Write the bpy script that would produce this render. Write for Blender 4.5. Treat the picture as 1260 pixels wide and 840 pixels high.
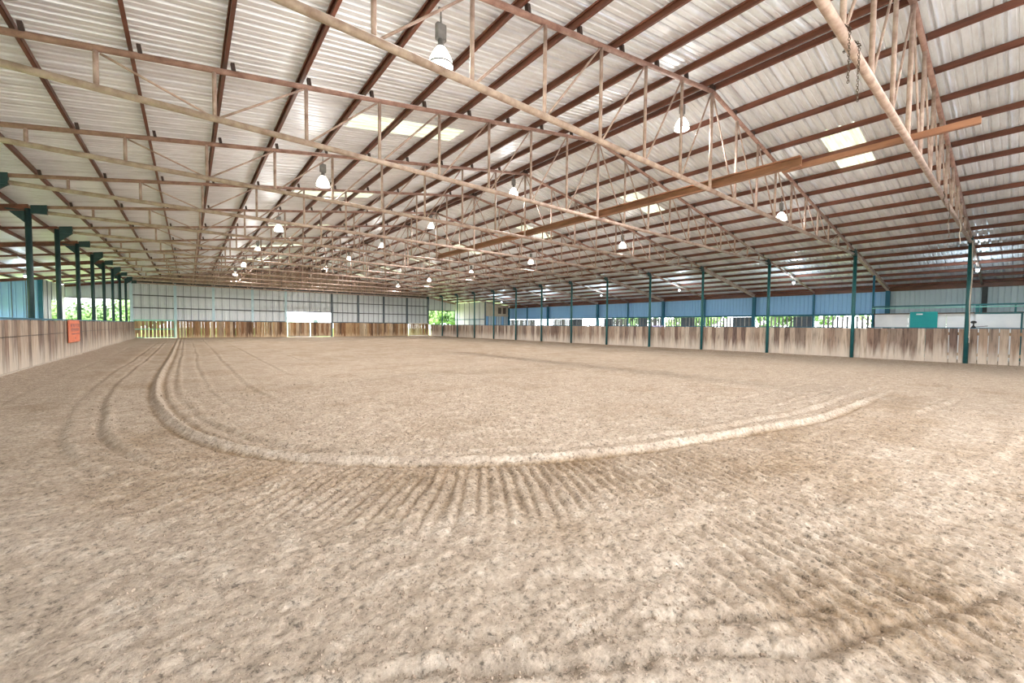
import bpy, math, random
import numpy as np
from mathutils import Matrix, Vector

for o in list(bpy.data.objects):
    bpy.data.objects.remove(o)
SC = bpy.context.scene
COL = SC.collection
rnd = random.Random(7)

# ------------------------------------------------------------------ camera
F_PX, YAW, PITCH, ROLL, EYE = 501.3, 0.6714, -0.0382, 0.0087, 1.4234
fw = Vector((math.sin(YAW)*math.cos(PITCH), math.cos(YAW)*math.cos(PITCH), math.sin(PITCH)))
rt = Vector((math.cos(YAW), -math.sin(YAW), 0))
up = rt.cross(fw)
rt2 = rt*math.cos(ROLL) + up*math.sin(ROLL)
up2 = up*math.cos(ROLL) - rt*math.sin(ROLL)
cam_data = bpy.data.cameras.new('camera')
cam_data.sensor_fit = 'HORIZONTAL'; cam_data.sensor_width = 36.0
cam_data.lens = F_PX/1260*36.0
cam_data.clip_start = 0.05; cam_data.clip_end = 600
cam = bpy.data.objects.new('camera', cam_data); COL.objects.link(cam)
m = Matrix.Identity(4)
for i in range(3):
    m[i][0] = rt2[i]; m[i][1] = up2[i]; m[i][2] = -fw[i]
m[2][3] = EYE
cam.matrix_world = m
SC.camera = cam

# ------------------------------------------------------------------ sky, sun, exposure
SKY_STRENGTH = 7.0
world = bpy.data.worlds.new('overcast_sky'); SC.world = world
world.use_nodes = True
bg = world.node_tree.nodes['Background']
bg.inputs[0].default_value = (0.90, 0.95, 1.0, 1)
bg.inputs[1].default_value = SKY_STRENGTH
sun_d = bpy.data.lights.new('sun', 'SUN'); sun_d.energy = 7.0; sun_d.angle = math.radians(3)
sun_d.color = (1, .96, .88)
sun = bpy.data.objects.new('sun', sun_d); COL.objects.link(sun)
sun.rotation_euler = (math.radians(-30), math.radians(12), 0)     # high sun, roof keeps it out
LAMP_W, LAMP_UP_W, AISLE_W = 450.0, 52.0, 85.0
vs = SC.view_settings
vs.view_transform = 'Standard'; vs.look = 'None'; vs.gamma = 1.0; vs.use_curve_mapping = False
vs.exposure = 0.62

# ------------------------------------------------------------------ measures of the hall (metres)
XL, XR, XM = -3.90, 24.90, 10.50          # post lines and ridge
S, Y0 = 3.66, 1.484                       # truss spacing, first truss
SL = 0.163                                # roof pitch
ZP, ZB = 7.40, 4.93                       # top chord at ridge, bottom chord
YE, YN = 49.06, -3.2                      # far wall, near end
XO, XOL = 32.80, -11.80                   # outer walls
def YT(k): return Y0 + S*k
def chord(x): return ZP - SL*abs(x - XM)
ZROOF = 7.68
def roof(x): return ZROOF - SL*abs(x - XM)
ORD = ['first', 'second', 'third', 'fourth', 'fifth', 'sixth', 'seventh', 'eighth', 'ninth', 'tenth',
       'eleventh', 'twelfth', 'thirteenth', 'fourteenth']

# ------------------------------------------------------------------ materials
def srgb(r, g, b):
    f = lambda c: (c/255/12.92) if c <= 10 else ((c/255+.055)/1.055)**2.4
    return (f(r), f(g), f(b), 1)
class NT:
    def __init__(s, name):
        s.m = bpy.data.materials.new(name); s.m.use_nodes = True
        s.t = s.m.node_tree; s.b = s.t.nodes['Principled BSDF']; s.out = s.t.nodes['Material Output']
    def n(s, kind, **kw):
        x = s.t.nodes.new(kind)
        for k, v in kw.items():
            if isinstance(k, str) and k.startswith('i_'): x.inputs[int(k[2:])].default_value = v
            else: setattr(x, k, v)
        return x
    def l(s, a, b): s.t.links.new(a, b)
    def coord(s, scale=(1, 1, 1), kind='Object'):
        tc = s.n('ShaderNodeTexCoord'); mp = s.n('ShaderNodeMapping')
        mp.inputs['Scale'].default_value = scale
        s.l(tc.outputs[kind], mp.inputs[0]); return mp.outputs[0]
    def noise(s, vec, scale, detail=4, rough=.55):
        x = s.n('ShaderNodeTexNoise'); x.inputs['Scale'].default_value = scale
        x.inputs['Detail'].default_value = detail; x.inputs['Roughness'].default_value = rough
        if vec is not None: s.l(vec, x.inputs['Vector'])
        return x.outputs[0]
    def ramp(s, fac, stops):
        r = s.n('ShaderNodeValToRGB'); e = r.color_ramp.elements
        while len(e) < len(stops): e.new(.5)
        for q, (p, c) in zip(e, stops): q.position = p; q.color = c
        s.l(fac, r.inputs[0]); return r.outputs[0]
    def mix(s, fac, a, b, mode='MIX'):
        x = s.n('ShaderNodeMix', data_type='RGBA', blend_type=mode)
        for v, i in ((fac, 0), (a, 6), (b, 7)):
            if hasattr(v, 'is_linked') or hasattr(v, 'links'): s.l(v, x.inputs[i])
            else: x.inputs[i].default_value = v
        return x.outputs[2]
    def math(s, op, a, b=0.0):
        x = s.n('ShaderNodeMath', operation=op)
        for v, i in ((a, 0), (b, 1)):
            if hasattr(v, 'links'): s.l(v, x.inputs[i])
            else: x.inputs[i].default_value = v
        return x.outputs[0]
    def bump(s, h, strength=.3, dist=.01):
        x = s.n('ShaderNodeBump'); x.inputs['Strength'].default_value = strength
        x.inputs['Distance'].default_value = dist
        s.l(h, x.inputs['Height']); s.l(x.outputs[0], s.b.inputs['Normal'])
    def done(s, col=None, rough=.6, metal=0.0, spec=.5):
        if col is not None:
            if hasattr(col, 'links'): s.l(col, s.b.inputs['Base Color'])
            else: s.b.inputs['Base Color'].default_value = col
        s.b.inputs['Roughness'].default_value = rough; s.b.inputs['Metallic'].default_value = metal
        s.b.inputs['Specular IOR Level'].default_value = spec
        return s.m
def BW(a): return (a, a, a, 1)

def worn(name, base, second, scale=3.0, rough=.55, metal=0.0, lo=.35, hi=.7, bump=0.0, stretch=(1, 1, 1), spec=.4):
    t = NT(name); v = t.coord(stretch)
    n = t.noise(v, scale, 6, .62)
    if bump: t.bump(n, bump, .01)
    return t.done(t.ramp(n, [(lo, base), (hi, second)]), rough, metal, spec)

M = {}
M['truss'] = worn('dusty_truss_steel', srgb(192, 171, 160), srgb(140, 114, 104), 5, .6)
M['truss_top'] = worn('mauve_brown_top_chord_steel', srgb(170, 136, 124), srgb(122, 88, 78), 5, .55)
M['rust'] = worn('red_oxide_purlin_steel', srgb(124, 76, 60), srgb(80, 48, 40), 2.2, .5, stretch=(2, .4, 2))
M['clip'] = worn('dark_clip_steel', srgb(70, 54, 50), srgb(50, 40, 38), 5, .6)
M['beam'] = worn('orange_brown_beam', srgb(160, 114, 88), srgb(116, 78, 60), 2.5, .55, stretch=(2, .3, 2))
M['teal'] = worn('teal_post_paint', srgb(24, 84, 90), srgb(40, 100, 104), 2.5, .45)
M['bluepost'] = worn('deep_blue_green_post_paint', srgb(20, 84, 110), srgb(26, 98, 118), 2, .5)
M['teal_door'] = worn('bright_teal_paint', srgb(0, 148, 150), srgb(8, 158, 158), 2, .5)
M['mint'] = worn('pale_mint_paint', srgb(120, 190, 175), srgb(150, 205, 190), 2, .5)
M['gusset'] = worn('dark_green_gusset_paint', srgb(36, 66, 68), srgb(28, 50, 54), 4, .5)
M['bluewall'] = worn('powder_blue_sheet_metal', srgb(134, 178, 220), srgb(152, 192, 228), .9, .5, .0, .3, .75)
M['greywall'] = worn('pale_grey_blue_sheet_metal', srgb(196, 206, 212), srgb(180, 192, 200), .9, .5, .0)
M['farwall'] = worn('pale_silver_sheet_metal', srgb(208, 212, 216), srgb(190, 194, 200), .8, .45, .1)
M['gable'] = worn('tan_gable_sheet', srgb(176, 152, 136), srgb(150, 122, 108), 1.2, .6)
M['girt'] = worn('dark_girt_steel', srgb(84, 82, 84), srgb(66, 64, 68), 3, .6)
M['palepost'] = worn('pale_blue_post_paint', srgb(190, 212, 220), srgb(168, 196, 208), 2, .5)
M['greypost'] = worn('slate_grey_post_paint', srgb(92, 102, 110), srgb(74, 84, 94), 3, .5)
M['lap_shadow'] = worn('painted_lap_shadow', srgb(112, 122, 132), srgb(96, 106, 116), 2, .6)
M['white'] = worn('white_painted_board', srgb(236, 236, 238), srgb(222, 224, 228), 1.5, .55)
M['whitepipe'] = worn('white_gate_paint', srgb(232, 230, 226), srgb(210, 206, 200), 4, .5)
M['dark'] = worn('dark_metal', srgb(60, 58, 58), srgb(40, 40, 42), 5, .6)
M['grey'] = worn('grey_fixture_metal', srgb(150, 150, 150), srgb(120, 120, 122), 6, .4, .5)
M['chain'] = worn('brown_chain_steel', srgb(104, 90, 78), srgb(70, 58, 50), 20, .5, .5)
M['rope'] = worn('pale_rope', srgb(214, 204, 194), srgb(180, 168, 156), 20, .8)
M['tan_panel'] = worn('tan_plywood', srgb(206, 190, 168), srgb(186, 166, 142), 1.5, .7)
M['orange'] = worn('faded_orange_sign', srgb(232, 138, 104), srgb(222, 112, 78), 2.2, .6)
M['ink'] = NT('faded_sign_ink').done(srgb(130, 96, 110), .7)
M['lilac'] = worn('lilac_cloth', srgb(178, 176, 214), srgb(150, 148, 196), 6, .9)
M['brownwall'] = worn('dark_brown_shutter', srgb(104, 86, 74), srgb(80, 64, 56), 4, .7)

# corrugated roof sheet seen from below
t = NT('galvanised_roof_sheet'); v = t.coord((.25, 1.2, 1), 'Object')
n1 = t.noise(v, 3.2, 6, .65); n2 = t.noise(t.coord((1, 1, 1)), 1.1, 3)
base = t.ramp(n1, [(.3, srgb(214, 215, 220)), (.55, srgb(240, 244, 250)), (.75, srgb(224, 224, 228))])
oi = t.n('ShaderNodeObjectInfo')
tone = t.ramp(oi.outputs['Random'], [(0, BW(.9)), (1, BW(1))])
M['roof'] = t.done(t.mix(1.0, base, tone, 'MULTIPLY'), .45, .25, .5)

# translucent skylight sheet
t = NT('translucent_skylight_sheet')
n1 = t.noise(t.coord((.6, 3, 1)), 2.5, 5)
c = t.ramp(n1, [(.3, srgb(172, 173, 156)), (.7, srgb(194, 194, 184))])
tr = t.n('ShaderNodeBsdfTranslucent'); di = t.n('ShaderNodeBsdfDiffuse'); mx = t.n('ShaderNodeMixShader')
t.l(c, tr.inputs[0]); t.l(c, di.inputs[0]); mx.inputs[0].default_value = .3
t.l(tr.outputs[0], mx.inputs[1]); t.l(di.outputs[0], mx.inputs[2]); t.l(mx.outputs[0], t.out.inputs[0])
M['skylight'] = t.m

# weathered fence boards: tone differs from board to board, dust cakes the foot of each board
def wood(name, stops, dust, dust_h):
    t = NT(name); oi = t.n('ShaderNodeObjectInfo')
    tc = t.n('ShaderNodeTexCoord'); mp = t.n('ShaderNodeMapping'); add = t.n('ShaderNodeVectorMath', operation='ADD')
    mp.inputs['Scale'].default_value = (9, 9, .9)
    t.l(tc.outputs['Object'], mp.inputs[0]); t.l(mp.outputs[0], add.inputs[0])
    cb = t.n('ShaderNodeCombineXYZ'); r9 = t.math('MULTIPLY', oi.outputs['Random'], 97.0)
    for i in range(3): t.l(r9, cb.inputs[i])
    t.l(cb.outputs[0], add.inputs[1])
    grain = t.noise(add.outputs[0], 1.6, 6, .65)
    base = t.ramp(oi.outputs['Random'], stops)
    streak = t.ramp(grain, [(.28, BW(.28)), (.47, BW(.85)), (.75, BW(1.22))])
    colr = t.mix(1.0, base, streak, 'MULTIPLY')
    sep = t.n('ShaderNodeSeparateXYZ'); t.l(tc.outputs['Object'], sep.inputs[0])
    n2 = t.noise(add.outputs[0], .9, 3)
    zz = t.math('ADD', sep.outputs[2], t.math('MULTIPLY', t.math('SUBTRACT', n2, .5), -1.5))
    mr = t.n('ShaderNodeMapRange'); mr.inputs[1].default_value = dust_h*.35; mr.inputs[2].default_value = dust_h*1.7
    mr.inputs[3].default_value = .75; mr.inputs[4].default_value = 0
    t.l(zz, mr.inputs[0])
    colr = t.mix(mr.outputs[0], colr, dust)
    t.bump(grain, .4, .006)
    return t.done(colr, .85, 0, .2)
M['board'] = wood('weathered_fence_board', [(0, srgb(142, 118, 104)), (.2, srgb(190, 172, 154)), (.35, srgb(108, 90, 84)),
                  (.5, srgb(164, 142, 124)), (.65, srgb(198, 184, 168)), (.8, srgb(112, 92, 82)), (1, srgb(170, 154, 140))], srgb(208, 197, 184), .46)
M['boardfar'] = wood('weathered_golden_fence_board', [(0, srgb(150, 112, 78)), (.25, srgb(190, 158, 120)), (.45, srgb(100, 74, 58)),
                  (.65, srgb(206, 184, 156)), (.85, srgb(140, 102, 74)), (1, srgb(176, 146, 112))], srgb(204, 178, 148), .2)
M['slat'] = wood('weathered_grey_slat', [(0, srgb(150, 150, 150)), (.4, srgb(186, 184, 182)), (.7, srgb(112, 112, 116)),
                 (1, srgb(170, 166, 160))], srgb(190, 184, 178), .2)

# arena soil
t = NT('arena_soil'); P = t.coord()
damp_daylight = t.n('ShaderNodeAttribute'); damp_daylight.attribute_name = 'damp_daylight'
n_big = t.noise(P, .55, 5, .6); n_mid = t.noise(P, 5, 6, .7); n_fine = t.noise(P, 42, 6, .75); n_grit = t.noise(P, 150, 4, .7)
dry = t.ramp(n_mid, [(.25, srgb(166, 148, 131)), (.5, srgb(188, 170, 152)), (.75, srgb(210, 196, 180))])
wet = t.ramp(n_mid, [(.3, srgb(128, 104, 80)), (.55, srgb(158, 134, 108)), (.75, srgb(182, 159, 133))])
f = t.math('ADD', damp_daylight.outputs['Fac'], t.math('MULTIPLY', t.math('SUBTRACT', n_fine, .5), 1.6))
f = t.math('ADD', f, t.math('MULTIPLY', t.math('SUBTRACT', n_big, .5), .9))
cl = t.n('ShaderNodeClamp'); t.l(f, cl.inputs[0])
colr = t.mix(cl.outputs[0], dry, wet)
n_gr = t.noise(P, 24, 8, .78)
grit = t.ramp(n_gr, [(.37, BW(.30)), (.455, BW(.82)), (.55, BW(1.0)), (.67, BW(1.22))])
colr = t.mix(1.0, colr, grit, 'MULTIPLY')
vo = t.n('ShaderNodeTexVoronoi'); vo.inputs['Scale'].default_value = 34; t.l(P, vo.inputs['Vector'])
hh = t.math('ADD', t.math('MULTIPLY', n_gr, 1.6), t.math('MULTIPLY', n_grit, .3))
hh = t.math('SUBTRACT', hh, t.math('MULTIPLY', vo.outputs['Distance'], .5))
t.bump(hh, 1.0, .022)
M['soil'] = t.done(colr, .95, 0, .12)
M['clod'] = worn('dry_soil_clod', srgb(150, 133, 117), srgb(112, 96, 82), 9, .95, spec=.1)
M['gravel'] = worn('pale_bounce_gravel', srgb(206, 198, 186), srgb(184, 176, 164), .8, .95, spec=.1)
M['grass'] = worn('meadow_grass', srgb(120, 152, 72), srgb(148, 170, 92), .4, .95, spec=.1)
M['leaf'] = worn('tree_leaf', srgb(122, 146, 100), srgb(164, 184, 132), 1.4, .8, spec=.2)  # leaf greens lightened to simulate the outdoor glow
M['leaf2'] = worn('tree_leaf_dark', srgb(100, 126, 86), srgb(140, 164, 116), 1.4, .8, spec=.2)
M['bark'] = worn('tree_bark', srgb(96, 80, 66), srgb(70, 58, 48), 6, .9)
M['shed'] = worn('white_shed_siding', srgb(240, 240, 238), srgb(226, 228, 228), 1, .6)
def lampmat(name, col, s):
    t = NT(name); t.b.inputs['Emission Color'].default_value = col; t.b.inputs['Emission Strength'].default_value = s
    return t.done((.9, .9, .88, 1), .3)
M['glow'] = lampmat('lit_lamp_refractor', (1, .93, .80, 1), 5.0)
M['glow_blue'] = lampmat('lit_cool_lamp', (.80, .93, 1, 1), 12.0)

# ------------------------------------------------------------------ mesh helpers
class MB:
    def __init__(s): s.v = []; s.f = []
    def box(s, x0, x1, y0, y1, z0, z1):
        b = len(s.v)
        s.v += [(x, y, z) for x in (x0, x1) for y in (y0, y1) for z in (z0, z1)]
        s.f += [tuple(b+i for i in q) for q in ((0, 1, 3, 2), (4, 6, 7, 5), (0, 4, 5, 1), (2, 3, 7, 6), (0, 2, 6, 4), (1, 5, 7, 3))]
        return s
    def tube(s, p, q, r, n=8, r2=None, cap=True):
        p = Vector(p); q = Vector(q); d = (q-p).normalized(); r2 = r if r2 is None else r2
        a = d.orthogonal().normalized(); c = d.cross(a); b = len(s.v)
        for (o, rr) in ((p, r), (q, r2)):
            for i in range(n):
                an = 2*math.pi*(i+.5)/n
                s.v.append(tuple(o + a*(rr*math.cos(an)) + c*(rr*math.sin(an))))
        for i in range(n): s.f.append((b+i, b+(i+1) % n, b+n+(i+1) % n, b+n+i))
        if cap: s.f.append(tuple(b+i for i in reversed(range(n)))); s.f.append(tuple(b+n+i for i in range(n)))
        return s
    def bar(s, p, q, w, h, upv=(0, 0, 1)):
        """rectangular bar from p to q, h along upv, w across"""
        p = Vector(p); q = Vector(q); d = (q-p).normalized(); a = d.cross(Vector(upv)).normalized(); c = a.cross(d)
        b = len(s.v)
        for o in (p, q):
            for (i, j) in ((-1, -1), (1, -1), (1, 1), (-1, 1)): s.v.append(tuple(o + a*(i*w/2) + c*(j*h/2)))
        s.f += [tuple(b+i for i in k) for k in ((0, 1, 5, 4), (1, 2, 6, 5), (2, 3, 7, 6), (3, 0, 4, 7), (3, 2, 1, 0), (4, 5, 6, 7))]
        return s
    def prism(s, poly, axis, a0, a1):
        """extrude a polygon given in the two other axes"""
        b = len(s.v); n = len(poly)
        for a in (a0, a1):
            for (u, w) in poly:
                s.v.append({'x': (a, u, w), 'y': (u, a, w), 'z': (u, w, a)}[axis])
        for i in range(n): s.f.append((b+i, b+(i+1) % n, b+n+(i+1) % n, b+n+i))
        s.f.append(tuple(b+i for i in reversed(range(n)))); s.f.append(tuple(b+n+i for i in range(n)))
        return s
    def lathe(s, prof, n=20, c=(0, 0, 0)):
        b = len(s.v); k = len(prof)
        for (r, z) in prof:
            for i in range(n):
                a = 2*math.pi*i/n; s.v.append((c[0]+r*math.cos(a), c[1]+r*math.sin(a), c[2]+z))
        for j in range(k-1):
            for i in range(n):
                s.f.append((b+j*n+i, b+j*n+(i+1) % n, b+(j+1)*n+(i+1) % n, b+(j+1)*n+i))
        return s
    def ibeam(s, p, q, w, h, tw=.02, tf=.025):
        s.bar(p, q, tw, h)
        d = Vector((0, 0, h/2-tf/2))
        s.bar(Vector(p)+d, Vector(q)+d, w, tf); s.bar(Vector(p)-d, Vector(q)-d, w, tf); return s
    def mesh(s, name, mat, smooth=False):
        me = bpy.data.meshes.new(name); me.from_pydata(s.v, [], s.f)
        if isinstance(mat, str): mat = M[mat]
        me.materials.append(mat); me.update()
        if smooth: me.polygons.foreach_set('use_smooth', [True]*len(me.polygons))
        return me
def put(name, mesh, parent=None, loc=(0, 0, 0), rot=(0, 0, 0), scale=(1, 1, 1)):
    o = bpy.data.objects.new(name, mesh); COL.objects.link(o)
    o.location = loc; o.rotation_euler = rot; o.scale = scale
    if parent is not None: o.parent = parent
    return o
def tag(o, label=None, cat=None, group=None, kind=None):
    if label: o['label'] = label
    if cat: o['category'] = cat
    if group: o['group'] = group
    if kind: o['kind'] = kind
    return o
def thing(name, loc, label, cat, group=None):
    return tag(put(name, None, None, loc), label, cat, group)
def struct(name, mesh=None, loc=(0, 0, 0), label=None, cat=None):
    return tag(put(name, mesh, None, loc), label, cat, None, 'structure')

# ------------------------------------------------------------------ noise for terrain
rs = np.random.RandomState(3)
TAB = rs.rand(512, 512).astype(np.float32)
def vnoise(x, y, sc, seed=0):
    x = x/sc + seed*17.3; y = y/sc + seed*31.7
    xi = np.floor(x).astype(np.int64); yi = np.floor(y).astype(np.int64)
    fx = x-xi; fy = y-yi
    fx = fx*fx*(3-2*fx); fy = fy*fy*(3-2*fy)
    a = TAB[xi & 511, yi & 511]; b = TAB[(xi+1) & 511, yi & 511]
    c = TAB[xi & 511, (yi+1) & 511]; d = TAB[(xi+1) & 511, (yi+1) & 511]
    return (a*(1-fx)+b*fx)*(1-fy) + (c*(1-fx)+d*fx)*fy - .5
def fbm(x, y, sc, o=4, seed=0):
    r = 0; a = 1
    for k in range(o): r = r + a*vnoise(x, y, sc, seed+k); sc *= .5; a *= .55
    return r

# ------------------------------------------------------------------ floor
def graded(c0, c1, lo, hi, s0, g):
    core = list(np.arange(c0, c1, s0)); a = []; x = c1; s = s0
    while x < hi: a.append(x); s *= g; x += s
    a.append(hi); b = []; x = c0; s = s0
    while True:
        s *= g; x -= s
        if x <= lo: break
        b.append(x)
    b.append(lo)
    return np.array(b[::-1] + core + a)
def spline(pts, n=12):
    P = [Vector(p) for p in pts]; out = []
    for i in range(len(P)-1):
        p0 = P[max(i-1, 0)]; p1 = P[i]; p2 = P[i+1]; p3 = P[min(i+2, len(P)-1)]
        for k in range(n):
            u = k/n
            out.append(.5*((2*p1)+(p2-p0)*u+(2*p0-5*p1+4*p2-p3)*u*u+(3*p1-p0-3*p2+p3)*u**3))
    out.append(P[-1]); return np.array([(v.x, v.y) for v in out])
def dist(x, y, poly):
    """signed distance (positive on the right of the path) and arc length"""
    best = np.full(x.shape, 1e9, np.float32); sd = np.zeros_like(best); arc = np.zeros_like(best); L = 0
    for (ax, ay), (bx, by) in zip(poly[:-1], poly[1:]):
        dx, dy = bx-ax, by-ay; l2 = dx*dx+dy*dy; l = math.sqrt(l2)
        u = np.clip(((x-ax)*dx+(y-ay)*dy)/l2, 0, 1)
        ex = x-ax-u*dx; ey = y-ay-u*dy; d = ex*ex+ey*ey
        w = d < best
        best = np.where(w, d, best); arc = np.where(w, L+u*l, arc)
        sd = np.where(w, np.sign(ey*dx-ex*dy), sd); L += l
    return -sd*np.sqrt(best), arc
def g(d, w): return np.exp(-(d/w)**2)
gx = graded(-.6, 4.6, XOL-.4, XO+.4, .02, 1.0105)
gy = graded(-.3, 4.3, YN-.5, YE+.4, .02, 1.0105)
GX, GY = np.meshgrid(gx, gy, indexing='ij'); X = GX.ravel().astype(np.float32); Y = GY.ravel().astype(np.float32)
path = spline([(-.70, 50), (-.66, 36), (-.62, 24.5), (-.64, 15), (-.54, 10.7), (-.31, 8.26), (.04, 6.44), (.66, 5.08), (1.43, 4.24),
               (2.43, 3.45), (3.7, 2.87), (5.63, 2.36), (7.81, 2.0), (10.6, 1.9), (13, 1.9)], 8)
D, A = dist(X, Y, path)          # D > 0 inside the turn (left of the path looking along it is the middle of the arena)
# make D positive towards the outside (fence and camera side)
probe_d, _ = dist(np.array([0.], np.float32), np.array([2.], np.float32), path)
if probe_d[0] < 0: D = -D
inar = ((X > XL) & (X < XR-.05)).astype(np.float32)
near = np.clip(1-(np.hypot(X-2, Y-1)-2)/12, 0, 1)
H = .030*fbm(X, Y, 2.2, 3, 1) + .009*fbm(X, Y, .35, 4, 5)*(.3+.7*near)
cl1 = fbm(X, Y, .11, 3, 9); H += near*.034*np.clip(cl1-.05, 0, .5) + near*.022*np.clip(fbm(X, Y, .055, 2, 15)-.02, -.05, .5) + near*.010*vnoise(X, Y, .03, 12)
# berm left by the drag, with the furrow beside it
endf = np.clip((13-X)/4, 0, 1)
H += (.062*g(D+.02, .05) - .026*g(D-.10, .045) - .024*g(D+.14, .045))*endf
# neighbouring passes
for dd, w, a in ((.62, .10, .038), (.98, .12, .028), (1.9, .16, .012), (-.42, .09, .026), (-.95, .10, .012), (-1.7, .12, .016), (-2.9, .12, .014),
                 (-4.2, .12, .012), (-6, .15, .012)):
    fade = np.clip((A-8)/6, 0, 1) if dd > 0 else 1
    wob = .08*vnoise(X, Y, 1.3, 40+int(dd*10))
    lim = np.clip((47-A)/4, 0, 1) if dd > 0 and dd < 1.5 else 1
    H += (.8*a*g(D-dd+wob, w*.55) - a*g(D-dd+wob-.10, w*.5))*fade*lim*(.4+.6*np.clip(.6+2*vnoise(X, Y, 2.4, 60+int(dd*7)), 0, 1))
# cross ripples pressed by the harrow
ph = A/.098*2*np.pi + 4.5*fbm(X, Y, 1.2, 2, 21) + 1.4*D + 1.2*vnoise(X, Y, .12, 23)
rip = np.sin(ph) + .35*np.sin(2*ph+.6)
mask = np.clip(.85+1.2*vnoise(X, Y, 1.1, 25), .15, 1)
band = np.clip((D-.08)/.12, 0, 1)*np.clip((1.55-D)/.5, 0, 1)
band2 = np.clip((D-1.4)/.3, 0, 1)*np.clip((3.4-D)/.6, 0, 1)*np.clip((X-1.6)/1.2, 0, 1)
bandin = np.clip((-D-.25)/.4, 0, 1)*np.clip((7+D)/3, 0, 1)*.8
along = np.clip((A-41)/3, 0, 1)
H += rip*mask*along*inar*(.0115*band + .0120*band2 + .0085*bandin)
# tight turning track near the stall side
for pts in ([(10.8, 1.8), (12.2, 1.75), (14.2, 2.2), (14.9, 2.9), (14.3, 3.5), (12.8, 4.3), (11, 5)],
            [(9.5, 1.2), (12.5, .9), (15.6, 1.5), (17, 3.0), (16, 4.6)], [(12.9, 3.4), (14.3, 4.4), (13.6, 5.6)]):
    d, _ = dist(X, Y, spline(pts, 8)); H += .016*g(d, .06) - .018*g(d-.12, .06)
# churned patch where the drag turned
H += .07*g(np.hypot(X-9.8, (Y-2.1)*1.6), 1.5)*np.clip(fbm(X, Y, .3, 3, 33)+.1, -.1, .5)
# ruts right in front of the camera
for pts, a in (([(.1, 1.75), (.55, 1.55), (.78, 1.45), (1.0, 1.31), (1.27, 1.10), (1.5, .95)], .035),
               ([(1.35, 1.08), (1.6, .93), (1.9, .72), (2.15, .54), (2.44, .43), (2.87, .26), (3.4, .05)], .04),
               ([(1.75, 1.10), (1.97, .92), (2.2, .78), (2.49, .63), (2.75, .55)], .035)):
    d, _ = dist(X, Y, spline(pts, 8)); d = d + .05*vnoise(X, Y, .18, 50)
    H += (-a*.55*g(d, .022) + a*.35*g(np.abs(d)-.07, .04))*(.3+1.2*np.clip(vnoise(X, Y, .22, 55)+.5, 0, 1))
# loose dirt against the fences
H += .10*np.exp(-np.clip(X-(XL+.2), 0, 9)/.28)*(X > XL) + .06*np.exp(-np.clip(XR-.05-X, 0, 9)/.3)*(X < XR+.2) + .05*np.exp(-np.clip(YE-.2-Y, 0, 9)/.35)
H -= np.mean(H[(X > 0) & (X < 20) & (Y > 5) & (Y < 40)])
soft = np.clip((D+.1)/.3, 0, 1)*np.clip((1.9-D+.5*vnoise(X, Y, .7, 81))/1.1, 0, 1)
DAMP_DAYLIGHT = (.05 + .42*soft*np.clip((A-41)/5, 0, 1)*np.clip((64-A)/10, 0, 1) + .20*band2 + .25*np.clip((Y-10)/16, 0, 1)
        + .5*g(np.hypot((X-2.2)*.8+(Y-.75)*.7, (Y-.75)+.5*(X-2.2)), .6) + .5*vnoise(X, Y, .5, 83)
        - .45*np.clip((D-1.5)/.6, 0, 1)*np.clip((3.2-X)/1.2, 0, 1) - .35*np.clip((X-8)/6, 0, 1)*np.clip((8-Y)/6, 0, 1)  # daylight on the front floor painted in as paler soil
        + .25*np.clip(-rip, 0, 1)*(band+band2)*along*mask  # darker in the ripple troughs
        + (-.9*g(D+.02, .05) + .55*g(D-.10, .04) + .55*g(D+.14, .04))*endf)   # paler along the berm, darker in the furrows beside it
nx, ny = len(gx), len(gy)
V = np.stack([X, Y, H], 1)
I = (np.arange(nx-1)[:, None]*ny + np.arange(ny-1)[None]).ravel()
Q = np.stack([I, I+ny, I+ny+1, I+1], 1).astype(np.int32)
me = bpy.data.meshes.new('floor')
me.vertices.add(len(V)); me.vertices.foreach_set('co', V.astype(np.float32).ravel())
me.loops.add(Q.size); me.loops.foreach_set('vertex_index', Q.ravel())
me.polygons.add(len(Q)); me.polygons.foreach_set('loop_start', np.arange(len(Q), dtype=np.int32)*4)
me.polygons.foreach_set('use_smooth', np.ones(len(Q), bool))
me.update(calc_edges=True)
at = me.attributes.new('damp_daylight', 'FLOAT', 'POINT'); at.data.foreach_set('value', np.clip(DAMP_DAYLIGHT, -.5, 1).astype(np.float32))
me.materials.append(M['soil'])
floor = struct('floor', me, label='raked tan dirt floor of the riding arena with drag tracks', cat='floor')
H2 = H.reshape(nx, ny)
def ground(x, y):
    i = min(max(int(np.searchsorted(gx, x))-1, 0), nx-2); j = min(max(int(np.searchsorted(gy, y))-1, 0), ny-2)
    return float(H2[i, j])
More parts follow.
